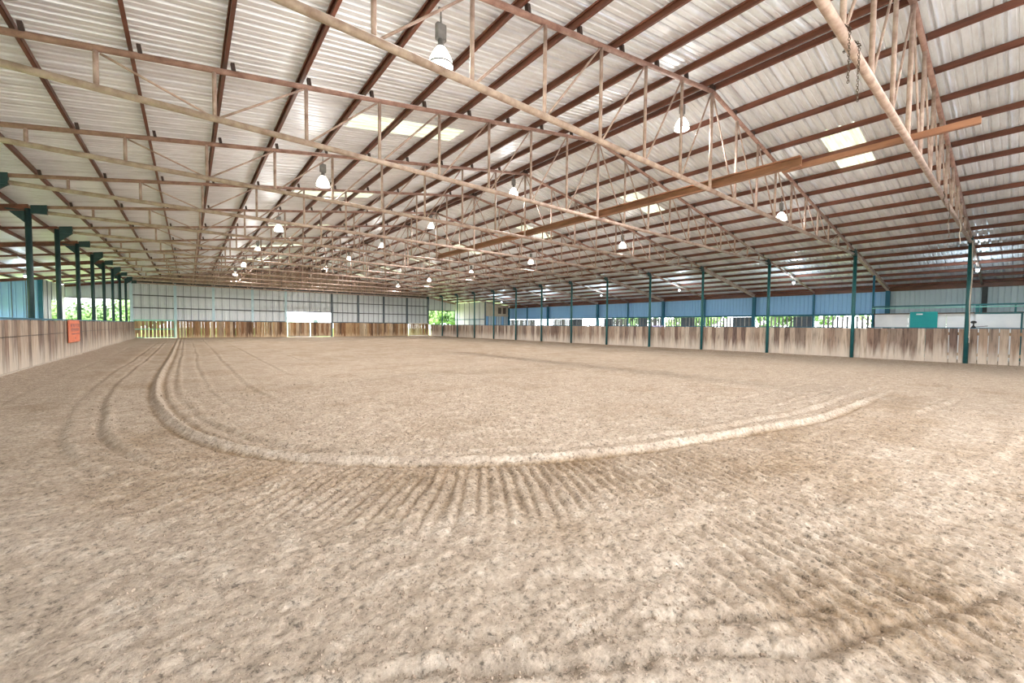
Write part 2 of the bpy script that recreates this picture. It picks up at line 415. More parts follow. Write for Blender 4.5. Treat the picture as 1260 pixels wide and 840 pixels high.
# loose clods
ico_v = np.array([(0, 0, 1), (.894, 0, .447), (.276, .85, .447), (-.724, .526, .447), (-.724, -.526, .447), (.276, -.85, .447),
                  (.724, .526, -.447), (-.276, .85, -.447), (-.894, 0, -.447), (-.276, -.85, -.447), (.724, -.526, -.447), (0, 0, -1)])
ico_f = np.array([(0, 1, 2), (0, 2, 3), (0, 3, 4), (0, 4, 5), (0, 5, 1), (1, 6, 2), (2, 7, 3), (3, 8, 4), (4, 9, 5), (5, 10, 1),
                  (6, 7, 2), (7, 8, 3), (8, 9, 4), (9, 10, 5), (10, 6, 1), (11, 7, 6), (11, 8, 7), (11, 9, 8), (11, 10, 9), (11, 6, 10)])
cv, cf = [], []; cnt = 0
while cnt < 26000:
    r = .9 + 10*rs.rand()**2.0; a = math.radians(-8 + 104*rs.rand())
    x, y = r*math.sin(a), r*math.cos(a)
    if x < XL+.3: continue
    dens = .35 + 1.2*(float(vnoise(np.array([x]), np.array([y]), .6, 70)[0])+.3)
    if rs.rand() > dens: continue
    s = (.0024 + .0055*rs.rand()**5)*(1+.06*r)
    vv = ico_v*(s*(.6+.7*rs.rand(3)))*(1+.35*(rs.rand(12, 1)-.5))
    an = rs.rand()*6.28; ca, sa = math.cos(an), math.sin(an)
    vv = np.stack([vv[:, 0]*ca-vv[:, 1]*sa, vv[:, 0]*sa+vv[:, 1]*ca, vv[:, 2]], 1)
    cv.append(vv + (x, y, ground(x, y)+s*.25)); cf.append(ico_f+12*cnt); cnt += 1
cm = bpy.data.meshes.new('soil_clods'); cm.from_pydata(np.concatenate(cv).tolist(), [], np.concatenate(cf).tolist())
cm.materials.append(M['clod']); cm.update()
tag(put('soil_clods', cm, floor), kind='stuff')

# ------------------------------------------------------------------ yard outside
yard = MB().box(-140, 180, -90, 190, -.6, -.30).mesh('ground_outside', 'grass')
struct('ground_outside', yard, label='pale grass field around the building', cat='ground')
apron = MB().box(-30, 60, -40, YN-.4, -.30, -.06)  # unseen pale ground, added to bounce daylight up to the ceiling
struct('bounce_apron', apron.mesh('bounce_apron', 'gravel'), label='unseen pale gravel added to bounce daylight inside', cat='ground')

# ------------------------------------------------------------------ roof: corrugated sheets, skylights, purlins
PW = .89
def sheet_profile():
    p = []; r = PW/3
    for k in range(3):
        b = k*r
        p += [(b, 0), (b+.04, 0), (b+.062, .050), (b+.094, .050), (b+.116, 0), (b+.19, 0), (b+.202, .016), (b+.224, .016), (b+.236, 0)]
    p.append((PW+.012, 0)); return p
PROF = sheet_profile()
def sheet(name, x0, x1, mat, lift=0.0):
    """one ribbed sheet on one slope; x0 near the ridge, x1 nearer the eave, as distances from the ridge"""
    mb = MB(); n = len(PROF)
    for d in (x0, x1):
        for (u, h) in PROF: mb.v.append((d, u, -SL*d+h+lift))
    for d in (x0, x1):
        for (u, h) in PROF: mb.v.append((d, u, -SL*d+h+lift+.006))
    for i in range(n-1):
        mb.f.append((i, i+1, n+i+1, n+i)); mb.f.append((2*n+i, 3*n+i, 3*n+i+1, 2*n+i+1))
    mb.f += [(0, n, 3*n, 2*n), (n-1, 3*n-1, 4*n-1, 2*n-1)]
    return mb.mesh(name, mat)
ceiling = struct('ceiling', None, (XM, 0, ZROOF), 'ribbed sheet metal roof on red-brown purlins', 'ceiling')
NP = int((YE+.35-YN)/PW)+1
YS = 3.05 - PW*7                                      # first sheet start: a skylight falls on sheet 7, 15, 23 ...
EAVE = XO+.35-XM
full = sheet('roof_sheet', .02, EAVE, 'roof'); up_s = sheet('roof_sheet_upper', .02, 4.2, 'roof'); lo_s = sheet('roof_sheet_lower', 7.25, EAVE, 'roof')
sky_s = sheet('skylight_sheet', 4.1, 7.35, 'skylight', .008)
sky_small = sheet('skylight_sheet_short', 3.75, 6.75, 'skylight', .008)
up_r = sheet('roof_sheet_upper', .02, 3.85, 'roof'); lo_r = sheet('roof_sheet_lower', 6.65, EAVE, 'roof')
for side in (1, -1):
    for k in range(NP):
        y = YS+PW*k
        if y > YE+.4: break
        # the opposite slope is the same sheet turned half a turn about the vertical
        loc = (0, y, 0) if side == 1 else (0, y+PW, 0)
        rot = (0, 0, 0) if side == 1 else (0, 0, math.pi)
        if k % 8 == 7:
            if side == 1:
                put('roof_panel', up_r, ceiling, loc, rot); put('roof_panel', lo_r, ceiling, loc, rot); s_ = put('skylight', sky_small, ceiling, loc, rot)
            else:
                put('roof_panel', up_s, ceiling, loc, rot); put('roof_panel', lo_s, ceiling, loc, rot); s_ = put('skylight', sky_s, ceiling, loc, rot)
            s_['label'] = 'pale translucent skylight sheet'
        else:
            put('roof_panel', full, ceiling, loc, rot)
cap = MB(); cap.bar((-.2, YN, .03-.032), (-.2, YE+.3, .03-.032), .45, .008, (SL, 0, 1)); cap.bar((.2, YN, -.002), (.2, YE+.3, -.002), .45, .008, (-SL, 0, 1))
put('ridge_cap', cap.mesh('ridge_cap', 'roof'), ceiling, (0, 0, .055))
# purlins: C channels, web upright to the slope
def channel(h=.145, w=.055, tk=.010):
    mb = MB(); y0, y1 = YN, YE+.2
    mb.box(0, tk, y0, y1, 0, h); mb.box(0, w, y0, y1, h-tk, h); mb.box(0, w, y0, y1, 0, tk); mb.box(w-tk, w, y0, y1, tk, .03); mb.box(w-tk, w, y0, y1, h-.03, h-tk)
    return mb.mesh('purlin', 'rust')
pm = channel()
PUR = [.13+1.22*k for k in range(19)]
for side in (1, -1):
    for d in PUR:
        put('purlin', pm, ceiling, (side*d, 0 if side == 1 else 0, -SL*d-.012-.145), (0, math.atan(SL)*side, 0), (side, 1, 1))
for side in (1, -1):
    es = MB().ibeam((side*(EAVE-.42), YN, -SL*EAVE-.20), (side*(EAVE-.42), YE+.2, -SL*EAVE-.20), .12, .24)
    put('eave_strut', es.mesh('eave_strut', 'rust'), ceiling)

# ------------------------------------------------------------------ trusses
PAN = (XR-XL)/20
TM = {}
def loc(x, z): return (x-XM, 0, z-ZB)
def build_truss_meshes():
    parts = []
    for s in (-1, 1):
        xe = XL if s < 0 else XR
        parts.append(('top_chord', MB().tube(loc(XM, ZP), loc(xe, chord(xe)), .05, 10).mesh('top_chord', 'truss_top', True)))
    parts.append(('bottom_chord', MB().tube(loc(XL+.05, ZB+.01), loc(XR-.05, ZB+.01), .055, 10).mesh('bottom_chord', 'truss', True)))
    for k in range(-9, 10):
        x = XM+k*PAN
        parts.append(('upright', MB().tube(loc(x, ZB+.03), loc(x, chord(x)-.02), .034 if abs(k) > 0 else .04, 8).mesh('upright', 'truss', True)))
    for k in range(-7, 8):
        x = XM+k*PAN
        if k == 0: continue
        xi = XM+(k-(1 if k > 0 else -1))*PAN
        parts.append(('diagonal', MB().tube(loc(x+(-.06 if k > 0 else .06), ZB+.04), loc(xi+(.05 if k > 0 else -.05), chord(xi)-.06), .020, 6).mesh('diagonal', 'truss', True)))
    for s in (-1, 1):      # outermost web leans the other way
        x = XM+s*8*PAN; xi = XM+s*7*PAN
        parts.append(('diagonal', MB().tube(loc(x-s*.05, chord(x)-.06), loc(xi+s*.06, ZB+.04), .020, 6).mesh('diagonal', 'truss', True)))
    for s in (-1, 1):
        xe = XL if s < 0 else XR; q = -s
        pl = MB().prism([(xe-XM-s*.05, chord(xe)+.06-ZB), (xe+q*.40-XM, chord(xe+q*.40)+.055-ZB), (xe+q*.40-XM, -.05), (xe+q*.10-XM, -.06), (xe-XM-s*.05, -.08)], 'y', -.07, .07)
        parts.append(('gusset_plate', pl.mesh('gusset_plate', 'gusset')))
    return parts
PARTS = build_truss_meshes()
clip_m = MB().box(-.012, .045, -.04, .04, 0, .15).mesh('purlin_clip', 'clip')
raf_thick, raf_thin = {}, {}
for s in (-1, 1):
    xe = XL if s < 0 else XR; xo = XOL+.15 if s < 0 else XO-.15
    matn = 'rust' if s < 0 else 'truss'
    raf_thick[s] = MB().ibeam(loc(xe, chord(xe)-.02), loc(xo, chord(xo)-.02), .13, .20).mesh('aisle_rafter', matn)
    raf_thin[s] = MB().tube(loc(xe, chord(xe)+.02), loc(xo, chord(xo)+.02), .05, 8).mesh('aisle_rafter', matn, True)
NT_ = 14
for k in range(NT_):
    fromfar = NT_-1-k
    if k == 0: lb = 'dusty steel roof truss with two rusty chains looped over its bottom chord'
    elif fromfar == 0: lb = 'steel roof truss standing against the far panelled wall'
    else: lb = 'dusty steel roof truss, %s one in from the far wall truss' % ORD[fromfar-1]
    T = thing('roof_truss', (XM, YT(k), ZB), lb, 'roof truss', 'roof trusses spanning the arena')
    if k == 13: T.location.y -= .12
    for nm, me_ in PARTS: put(nm, me_, T)
    for side in (1, -1):
        for d in PUR:
            if d > 14.3: break
            x = XM+side*d
            put('purlin_clip', clip_m, T, (side*(d-.08), .0, chord(x)-ZB+.03), (0, math.atan(SL)*side, 0))
    for s in (-1, 1):
        put('aisle_rafter', (raf_thick if k % 2 else raf_thin)[s], T)

# ------------------------------------------------------------------ posts
def post_mesh(h, r): return MB().tube((0, 0, .012), (0, 0, h), r, 10).mesh('post_shaft', 'teal', True)
shaft = post_mesh(chord(XL)-.05, .075)
plate = MB().box(-.10, .10, -.13, .13, -.04, .02).mesh('base_plate', 'teal')
shaft_l = MB().tube((0, 0, .012), (0, 0, chord(XL)-.05), .078, 10).mesh('post_shaft', 'gusset', True)
haunch = {1: MB().prism([(0, -.02), (.42, -.02), (0, -.42)], 'y', -.04, .04).mesh('haunch_plate', 'gusset'),
          -1: MB().prism([(0, -.02), (0, -.42), (-.42, -.02)], 'y', -.04, .04).mesh('haunch_plate', 'gusset')}
for k in range(NT_-1):
    n = ORD[NT_-2-k]
    p = thing('steel_post', (XR, YT(k), 0), 'teal steel post on the stall-side fence, %s one from the far wall' % n, 'post', 'posts along the stall-side fence')
    put('post_shaft', shaft, p); put('base_plate', plate, p)
for k in range(3, NT_-1):
    n = ORD[NT_-2-k]
    p = thing('steel_post', (XL-.02, YT(k), 0), 'dark green steel post behind the sign-side fence, %s one from the far wall' % n, 'post', 'posts along the sign-side fence')
    put('post_shaft', shaft_l, p); put('base_plate', plate, p)
    s = -1 if k % 2 else 1
    put('haunch_plate', haunch[s], p, (s*.07, 0, chord(XL)-.08))

# ------------------------------------------------------------------ fences: every board its own piece
def board_mesh(h, w=.255, t_=.035, mat='board'):
    b = .012
    mb = MB(); mb.prism([(-w/2+b, 0), (w/2-b, 0), (w/2, b), (w/2, h-b), (w/2-b, h), (-w/2+b, h), (-w/2, h-b), (-w/2, b)], 'x', -t_/2, t_/2)
    return mb.mesh('board', mat)
def board_run(parent, axis, fixed, a0, a1, pitch, me_, gap_at=(), zj=.02, hide=None, lean=.006):
    a = a0+pitch/2
    while a < a1:
        off = rnd.uniform(-.008, .008); w = rnd.uniform(.90, 1.015)
        sc = (1, w, rnd.uniform(.985, 1.005))
        L = (off, a, rnd.uniform(0, zj)) if axis == 'y' else (a, off, rnd.uniform(0, zj))
        r = (rnd.uniform(-lean, lean), 0, 0) if axis == 'y' else (0, rnd.uniform(-lean, lean), math.pi/2)
        put('board', me_, parent, L, r, sc)
        a += pitch
bm_side = board_mesh(1.47); bm_far = board_mesh(1.60, .235, .03, 'boardfar')
fr = thing('board_fence', (XR+.17, 0, 0), 'weathered plank fence with teal top rail along the stall side', 'fence')
board_run(fr, 'y', 0, -2.9, 2.2, .272, bm_side)
board_run(fr, 'y', 0, 2.2, YE-.1, .243, bm_side)
put('top_rail', MB().box(-.03, .06, -2.9, YE-.1, 1.475, 1.515).mesh('top_rail', 'bluepost'), fr)
for z in (.35, 1.2): put('back_rail', MB().box(.03, .07, -2.9, YE-.1, z, z+.12).mesh('back_rail', 'boardfar'), fr)
fl = thing('board_fence', (XL+.2, 0, 0), 'weathered plank fence carrying the orange sign', 'fence')
board_run(fl, 'y', 0, 8.0, YE-.45, .243, bm_side)
put('top_rail', MB().box(-.07, .035, 8.0, YE-.40, 1.478, 1.53).mesh('top_rail', 'bluepost'), fl)
for z in (.35, 1.2): put('back_rail', MB().box(-.07, -.03, 8.0, YE-.4, z, z+.12).mesh('back_rail', 'boardfar'), fl)
put('wire_rail', MB().tube((.035, 8.0, 1.02), (.035, 48.6, 1.02), .006, 5).mesh('wire_rail', 'dark'), fl)
put('kick_board', MB().box(.03, .07, 8.0, YE-.45, -.05, .10).mesh('kick_board', 'board'), fl)
FB = [-3.90, -.91, 1.95, 5.17, 8.18, 12.82, 15.76, 18.85, 21.88, 24.83]
f1 = thing('board_fence', (0, YE-.16, 0), 'golden plank fence between green-framed gate and pipe gates under the opening', 'fence')
board_run(f1, 'x', 0, FB[1]+.08, FB[4]-.05, .226, bm_far)
put('top_rail', MB().box(FB[1]+.08, FB[4]-.05, -.03, .05, 1.615, 1.66).mesh('top_rail', 'greypost'), f1)
f2 = thing('board_fence', (0, YE-.16, 0), 'golden plank fence between pipe gates and white-framed gate', 'fence')
board_run(f2, 'x', 0, FB[5]+.08, FB[8]-.05, .226, bm_far)
put('top_rail', MB().box(FB[5]+.08, FB[8]-.05, -.03, .05, 1.615, 1.66).mesh('top_rail', 'greypost'), f2)
# gates
def gate(name, x0, x1, label, frame, z1, bm_, pitch, mids=(), grp=None, fr_r=.035, sc=1.0):
    G = thing(name, ((x0+x1)/2, YE-.18, 0), label, 'gate', grp); h = (x1-x0)/2-.06
    for z in (.10, z1)+tuple(mids): put('frame_rail', MB().bar((-h, -.04, z), (h, -.04, z), fr_r*1.6, fr_r*2).mesh('frame_rail', frame), G)
    for x in (-h, h): put('frame_stile', MB().bar((x, -.04, .07), (x, -.04, z1+.03), fr_r*2, fr_r*1.6, (1, 0, 0)).mesh('frame_stile', frame), G)
    nb = round(2*h/pitch); pitch = 2*h/nb; a = -h+pitch/2
    for _ in range(nb):
        put('board', bm_, G, (a, rnd.uniform(-.005, .005), .08), (0, rnd.uniform(-.006, .006), math.pi/2), (1, sc, (z1-.1)/1.60)); a += pitch
    return G
gate('board_gate', FB[0]+.06, FB[1]-.02, 'gapped plank gate in a pale green steel frame', 'mint', 1.62, bm_far, .25, (.85,), sc=.98)
gate('board_gate', FB[4]+.08, 10.48, 'grey pipe-framed plank gate under the opening, nearer the green-framed gate', 'greypost', 1.60, bm_far, .27, (), 'pair of gates under the wall opening', .028, 1.10)
gate('board_gate', 10.50, FB[5]-.08, 'grey pipe-framed plank gate under the opening, nearer the white-framed gate', 'greypost', 1.60, bm_far, .27, (), 'pair of gates under the wall opening', .028, 1.10)
gate('board_gate', FB[8]+.1, FB[9]-.05, 'plank gate in a white pipe frame by the far corner', 'whitepipe', 1.66, bm_far, .235, (), fr_r=.04, sc=.95)
kr = put('kick_rail', MB().box(XR-.02, XR+.06, YT(12)+.2, YE-.3, .02, .12).mesh('kick_rail', 'whitepipe'))
tag(kr, 'white kick rail at the fence foot beside the white-framed gate', 'rail')

# ------------------------------------------------------------------ far wall
wf = struct('wall_far', None, (0, YE+.12, 0), 'pale silver sheet metal end wall in framed bays', 'wall')
def vsheet(w, z0, z1, zt2, mat, ribs=3):
    """upright ribbed sheet w wide from z0 up to z1 (left) / zt2 (right)"""
    mb = MB(); p = []; r = w/ribs
    for k in range(ribs):
        b = k*r; p += [(b, 0), (b+.40*r, 0), (b+.46*r, -.03), (b+.54*r, -.03), (b+.60*r, 0)]
    p.append((w, 0)); n = len(p)
    for (u, d) in p: mb.v.append((u, d, z0))
    for (u, d) in p: mb.v.append((u, d, z1+(zt2-z1)*u/w))
    for (u, d) in p: mb.v.append((u, d+.008, z0))
    for (u, d) in p: mb.v.append((u, d+.008, z1+(zt2-z1)*u/w))
    for i in range(n-1):
        mb.f.append((i, i+1, n+i+1, n+i)); mb.f.append((2*n+i+1, 2*n+i, 3*n+i, 3*n+i+1)); mb.f.append((n+i, n+i+1, 3*n+i+1, 3*n+i)); mb.f.append((i+1, i, 2*n+i, 2*n+i+1))
    mb.f += [(0, n, 3*n, 2*n), (n-1, 3*n-1, 4*n-1, 2*n-1)]
    b = len(mb.f); mb.box(-.016, .016, -.045, -.001, z0, z1-.005)  # dark strip paints in the shadow of the panel side lap
    me_ = mb.mesh('wall_panel', mat); me_.materials.append(M['lap_shadow'])
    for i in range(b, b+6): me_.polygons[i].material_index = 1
    return me_
def wall_run(parent, x0, x1, zb, zt, mat, width=.9, ribs=3, rot=0.0, org=(0, 0)):
    n = max(1, round((x1-x0)/width)); w = (x1-x0)/n; cache = {}
    for i in range(n):
        a = x0+i*w; za, zb2 = zt(a), zt(a+w)
        key = (round(za, 3), round(zb2, 3))
        if key not in cache: cache[key] = vsheet(w+.010, zb, za, zb2, mat, ribs)
        if rot == 0: put('wall_panel', cache[key], parent, (a, 0, 0))
        else: put('wall_panel', cache[key], parent, (0, a if rot > 0 else a+w, 0), (0, 0, rot))
for i in range(9):
    x0, x1 = FB[i]+.06, FB[i+1]-.06
    zb = 2.72 if i == 4 else 1.67
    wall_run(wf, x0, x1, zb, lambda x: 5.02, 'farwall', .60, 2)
for z in (3.88, 2.76):
    for i in range(9): put('girt', MB().box(FB[i]+.06, FB[i+1]-.06, -.09, -.035, z-.045, z+.045).mesh('girt', 'girt'), wf)
put('header_beam', MB().box(FB[0], FB[-1], -.10, -.03, 5.00, 5.14).mesh('header_beam', 'girt'), wf)
for i in range(9):
    if i != 4: put('sill_rail', MB().box(FB[i]+.06, FB[i+1]-.06, -.10, -.02, 1.55, 1.70).mesh('sill_rail', 'mint' if i == 0 else 'greypost'), wf)
for i, x in enumerate(FB):
    put('wall_post', MB().box(x-.10, x+.10, -.11, .06, 0, 5.05).mesh('wall_post', 'palepost' if i < 5 else 'greypost'), wf)
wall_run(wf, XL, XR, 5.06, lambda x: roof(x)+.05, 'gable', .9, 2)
# aisle ends of the far wall: sheet above an opening
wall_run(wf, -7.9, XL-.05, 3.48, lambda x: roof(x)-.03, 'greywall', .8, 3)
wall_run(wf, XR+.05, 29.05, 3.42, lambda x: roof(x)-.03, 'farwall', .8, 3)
put('girt', MB().box(-7.9, XL-.05, -.08, -.03, 3.42, 3.50).mesh('girt', 'girt'), wf)
put('girt', MB().box(XR+.05, 28.9, -.08, -.03, 3.36, 3.44).mesh('girt', 'girt'), wf)
put('opening_rail', MB().tube((-7.9, -.05, 2.62), (XL-.05, -.05, 2.62), .025, 6).mesh('opening_rail', 'girt'), wf)
put('opening_rail', MB().tube((-6.1, -.05, -.1), (-6.1, -.05, 3.45), .03, 6).mesh('opening_rail', 'whitepipe'), wf)

# ------------------------------------------------------------------ stall-side outer wall
wr = struct('wall_right', None, (XO, 0, 0), 'powder blue sheet metal wall over a slatted daylight strip', 'wall')
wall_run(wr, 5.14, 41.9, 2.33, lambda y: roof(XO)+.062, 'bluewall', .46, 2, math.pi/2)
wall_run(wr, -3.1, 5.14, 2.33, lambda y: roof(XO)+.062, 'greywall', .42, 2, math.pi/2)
put('girt', MB().box(-.16, -.02, -3.1, 41.9, 2.25, 2.36).mesh('girt', 'bluepost'), wr)
SLB = [(5.2, 8.5, 1), (8.76, 10.0, 0), (10.0, 12.3, 1), (12.39, 14.0, 0), (14.06, 16.9, 1), (17.0, 18.2, 0), (18.22, 20.0, 1), (20.0, 21.4, 2), (21.43, 22.4, 0),
       (22.4, 23.6, 1), (23.63, 25.2, 2), (25.24, 26.4, 0), (26.4, 29.2, 1), (29.26, 30.6, 0), (30.6, 33.8, 2), (33.8, 36.6, 1), (36.6, 41.8, 2)]
sl_m = board_mesh(2.22, .115, .03, 'slat')
sl_w = board_mesh(2.22, .20, .03, 'slat')
for (a, b, kind) in SLB:
    if kind == 0:
        put('shutter_panel', MB().box(-.05, .0, a, b, .05, 2.24).mesh('shutter_panel', 'greypost'), wr)
        for i in range(int((b-a)/.3)): put('shutter_batten', MB().box(-.09, -.05, a+.1+i*.3, a+.16+i*.3, .05, 2.24).mesh('shutter_batten', 'slat'), wr)
    else:
        pitch = .245 if kind == 1 else .225; y = a+pitch/2; mm = sl_m if kind == 1 else sl_w
        while y < b:
            put('slat', mm, wr, (-.03, y+rnd.uniform(-.01, .01), 0), (0, 0, 0), (1, rnd.uniform(.85, 1.05), 1)); y += pitch
for k in range(1, 12):
    zt = chord(XO-.15)-.10
    p = put('wall_post', MB().box(-.09, .09, -.10, .10, 0, zt).mesh('wall_post', 'bluepost') if k % 2 else MB().box(-.05, .05, -.05, .05, 0, zt).mesh('wall_post', 'bluepost'), wr, (-.2, YT(k), 0))
put('wall_post', MB().box(-.09, .09, -.10, .10, 0, chord(XO-.15)-.10).mesh('wall_post', 'dark'), wr, (-.2, YT(0)-.1, 0))

# ------------------------------------------------------------------ sign-side outer wall (upper sheet, open below)
wl = struct('wall_left', None, (XOL, 0, 0), 'blue sheet metal upper wall beyond the sign-side aisle', 'wall')
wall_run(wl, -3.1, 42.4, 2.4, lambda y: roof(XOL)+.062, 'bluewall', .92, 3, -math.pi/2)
for k in range(0, 12): put('wall_post', MB().box(.05, .25, -.08, .08, 0, 3.7).mesh('wall_post', 'bluepost'), wl, (0, YT(k), 0))

# ------------------------------------------------------------------ unseen near wall, added with its doorway to shape the daylight
wn = struct('wall_near_added', None, (0, YN-.1, 0), 'unseen sheet metal end wall added with a doorway to shape daylight', 'wall')
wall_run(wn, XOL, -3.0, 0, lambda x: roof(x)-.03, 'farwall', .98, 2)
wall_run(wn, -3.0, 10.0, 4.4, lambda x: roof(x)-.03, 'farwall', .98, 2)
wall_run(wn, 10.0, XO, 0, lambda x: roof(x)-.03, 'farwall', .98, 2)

# ------------------------------------------------------------------ corner rooms at the far end
rl = struct('wall_corner_left', None, (0, 42.4, 0), 'powder blue sheet metal partition across the sign-side aisle with pale return wall', 'wall')
wall_run(rl, XOL, -7.98, 0.0, lambda x: roof(x)-.28, 'bluewall', .62, 2)
put('corner_post', MB().box(-8.06, -7.84, -.10, .06, 0, roof(-7.9)-.26).mesh('corner_post', 'bluepost'), rl)
ret = tag(put('return_wall', None, rl, (-7.88, 0, 0)))
def ret_panel(y0, y1, z0, z1):
    me_ = vsheet(y1-y0-.01, z0, z1, z1, 'farwall', 3); put('wall_panel', me_, ret, (0, y0, 0), (0, 0, math.pi/2))
for y0, y1 in ((.1, 1.2), (1.2, 2.35)): ret_panel(y0, y1, 0, roof(-7.9)-.28)
ret_panel(2.35, 4.1, 3.05, roof(-7.9)-.28)
for y0, y1 in ((4.1, 5.3), (5.3, 6.6)): ret_panel(y0, y1, 0, roof(-7.9)-.28)

rr_ = struct('wall_corner_right', None, (28.9, 41.8, 0), 'pale room wall and tan loft front in the far stall-side corner', 'wall')
for y0, y1 in ((.05, 1.2), (1.2, 2.4), (2.4, 3.6), (3.6, 4.8), (4.8, 6.0), (6.0, 7.2)):
    put('wall_panel', vsheet(y1-y0-.01, 2.25, roof(28.9)-.25, roof(28.9)-.25, 'white', 3), rr_, (0, y1, 0), (0, 0, -math.pi/2))
    put('lower_panel', vsheet(y1-y0-.01, 0, 2.18, 2.18, 'greywall' if int(y0*3) % 2 else 'white', 2), rr_, (0.02, y1, 0), (0, 0, -math.pi/2))
put('girt', MB().box(-.06, -.01, 0, 7.2, 2.17, 2.26).mesh('girt', 'bluepost'), rr_)
put('corner_post', MB().box(-.07, .07, -.10, .04, 0, roof(28.9)-.25).mesh('corner_post', 'greypost'), rr_)
put('loft_front', MB().prism([(.08, 2.75), (3.75, 2.75), (3.75, roof(32.65)-.2), (.08, roof(29)-.2)], 'y', 0, .05).mesh('loft_front', 'tan_panel'), rr_)
for x in (2.0, 2.75): put('loft_shutter', MB().box(x, x+.5, -.03, 0, 2.95, 3.75).mesh('loft_shutter', 'brownwall'), rr_)
put('loft_edge_beam', MB().box(.08, 3.75, -.06, .02, 2.62, 2.78).mesh('loft_edge_beam', 'tan_panel'), rr_)
for i in range(9): put('stall_panel', vsheet(.41, 0, 2.64, 2.64, 'greywall' if i % 3 else 'bluewall', 2), rr_, (.1+i*.405, .03, 0))

# ------------------------------------------------------------------ white room by the stall-side aisle
rm = thing('tack_room', (28.9, 2, 0), 'white boarded tack room in the stall-side aisle with teal door', 'room')
xa = 0.0
for i in range(5):
    put('siding_panel', MB().box(0, .05, 3.1-1.35*i-1.34, 3.1-1.35*i, 0, 2.20).mesh('siding_panel', 'white'), rm)
put('end_wall', MB().box(0, 3.7, 3.05, 3.10, 0, 2.20).mesh('end_wall', 'white'), rm)
put('roof_deck', MB().box(-.06, 3.75, -3.7, 3.16, 2.20, 2.25).mesh('roof_deck', 'brownwall'), rm)
for y in (2.55, 2.08): put('vent_slot', MB().box(-.015, .0, y-.17, y+.17, 1.40, 1.52).mesh('vent_slot', 'dark'), rm)
d = put('sliding_door', MB().box(-.09, -.04, .70, 1.68, .05, 2.31).mesh('sliding_door', 'teal_door'), rm); d['label'] = 'bright teal sliding door'
put('door_notice', MB().box(-.10, -.09, 1.22, 1.45, 2.16, 2.22).mesh('door_notice', 'white'), d)
tag(put('corner_post', MB().tube((-.02, 3.14, 0), (-.02, 3.14, chord(28.9)-.06), .05, 8).mesh('corner_post', 'bluepost', True), rm))
put('door_track', MB().bar((-.16, 3.14, 2.60), (-.16, -4.6, 2.60), .05, .07).mesh('door_track', 'teal'), rm)
put('door_track', MB().bar((-.16, 3.14, 2.52), (-.16, -4.6, 2.48), .04, .04).mesh('door_track', 'mint'), rm)
for y in (-.58, 3.1): put('track_bracket', MB().box(-.17, .0, y-.06, y+.06, 2.24, 2.6).mesh('track_bracket', 'teal'), rm)
sd = put('sliding_door', None, rm, (-.16, -1.2, 0)); sd['label'] = 'white sliding door with teal edge'
put('door_panel', MB().box(-.02, .02, -.66, .66, .06, 2.16).mesh('door_panel', 'white'), sd)
put('door_edge', MB().box(-.03, .03, -.72, -.66, .05, 2.2).mesh('door_edge', 'teal'), sd)
put('door_head', MB().box(-.03, .03, -.72, .70, 2.16, 2.22).mesh('door_head', 'teal'), sd)
for y in (-.5, .5): put('door_hanger', MB().box(-.012, .012, y-.03, y+.03, 2.2, 2.56).mesh('door_hanger', 'teal'), sd)

# ------------------------------------------------------------------ long brown beams lying on the bottom chords
b1 = put('channel_beam', MB().box(-.05, .05, -1.5, 1.5, 0, .11).mesh('channel_beam', 'beam'), None, (10.80, 2.1, ZB+.066))
tag(b1, 'slim orange-brown beam on the chained truss, its end jutting past', 'beam')
b2 = thing('channel_beam', (10.60, 11.3, ZB+.066), 'long orange-brown channel beam lying across many bottom chords', 'beam')
put('web', MB().box(.05, .075, -8.1, 8.6, 0, .22).mesh('web', 'beam'), b2)
for z in (0, .195): put('flange', MB().box(-.05, .05, -8.1, 8.6, z, z+.025).mesh('flange', 'beam'), b2)

# ------------------------------------------------------------------ high-bay lamps
lm = {
 'hook': MB().tube((0, 0, 0), (0, 0, -.16), .012, 6).tube((-.04, 0, -.02), (.04, 0, -.02), .018, 6).mesh('hook', 'grey'),
 'conduit': MB().tube((0, 0, -.14), (0, 0, -.30), .016, 6).mesh('conduit', 'grey', True),
 'ballast_box': MB().prism([(-.07, -.05), (.07, -.05), (.085, -.03), (.085, .03), (.07, .05), (-.07, .05), (-.085, .03), (-.085, -.03)], 'z', -.50, -.27).mesh('ballast_box', 'grey'),
 'neck': MB().lathe([(0, -.49), (.05, -.50), (.045, -.57), (.07, -.60), (.075, -.64)], 14).mesh('neck', 'grey', True),
 'refractor': MB().lathe([(.07, -.62), (.10, -.66), (.14, -.73), (.175, -.81), (.19, -.88), (.185, -.90), (.10, -.905), (0.001, -.905)], 24).mesh('refractor', 'glow', True),
 'rim': MB().lathe([(.186, -.885), (.198, -.885), (.198, -.91), (.186, -.91), (.186, -.885)], 24).mesh('rim', 'grey', True)}
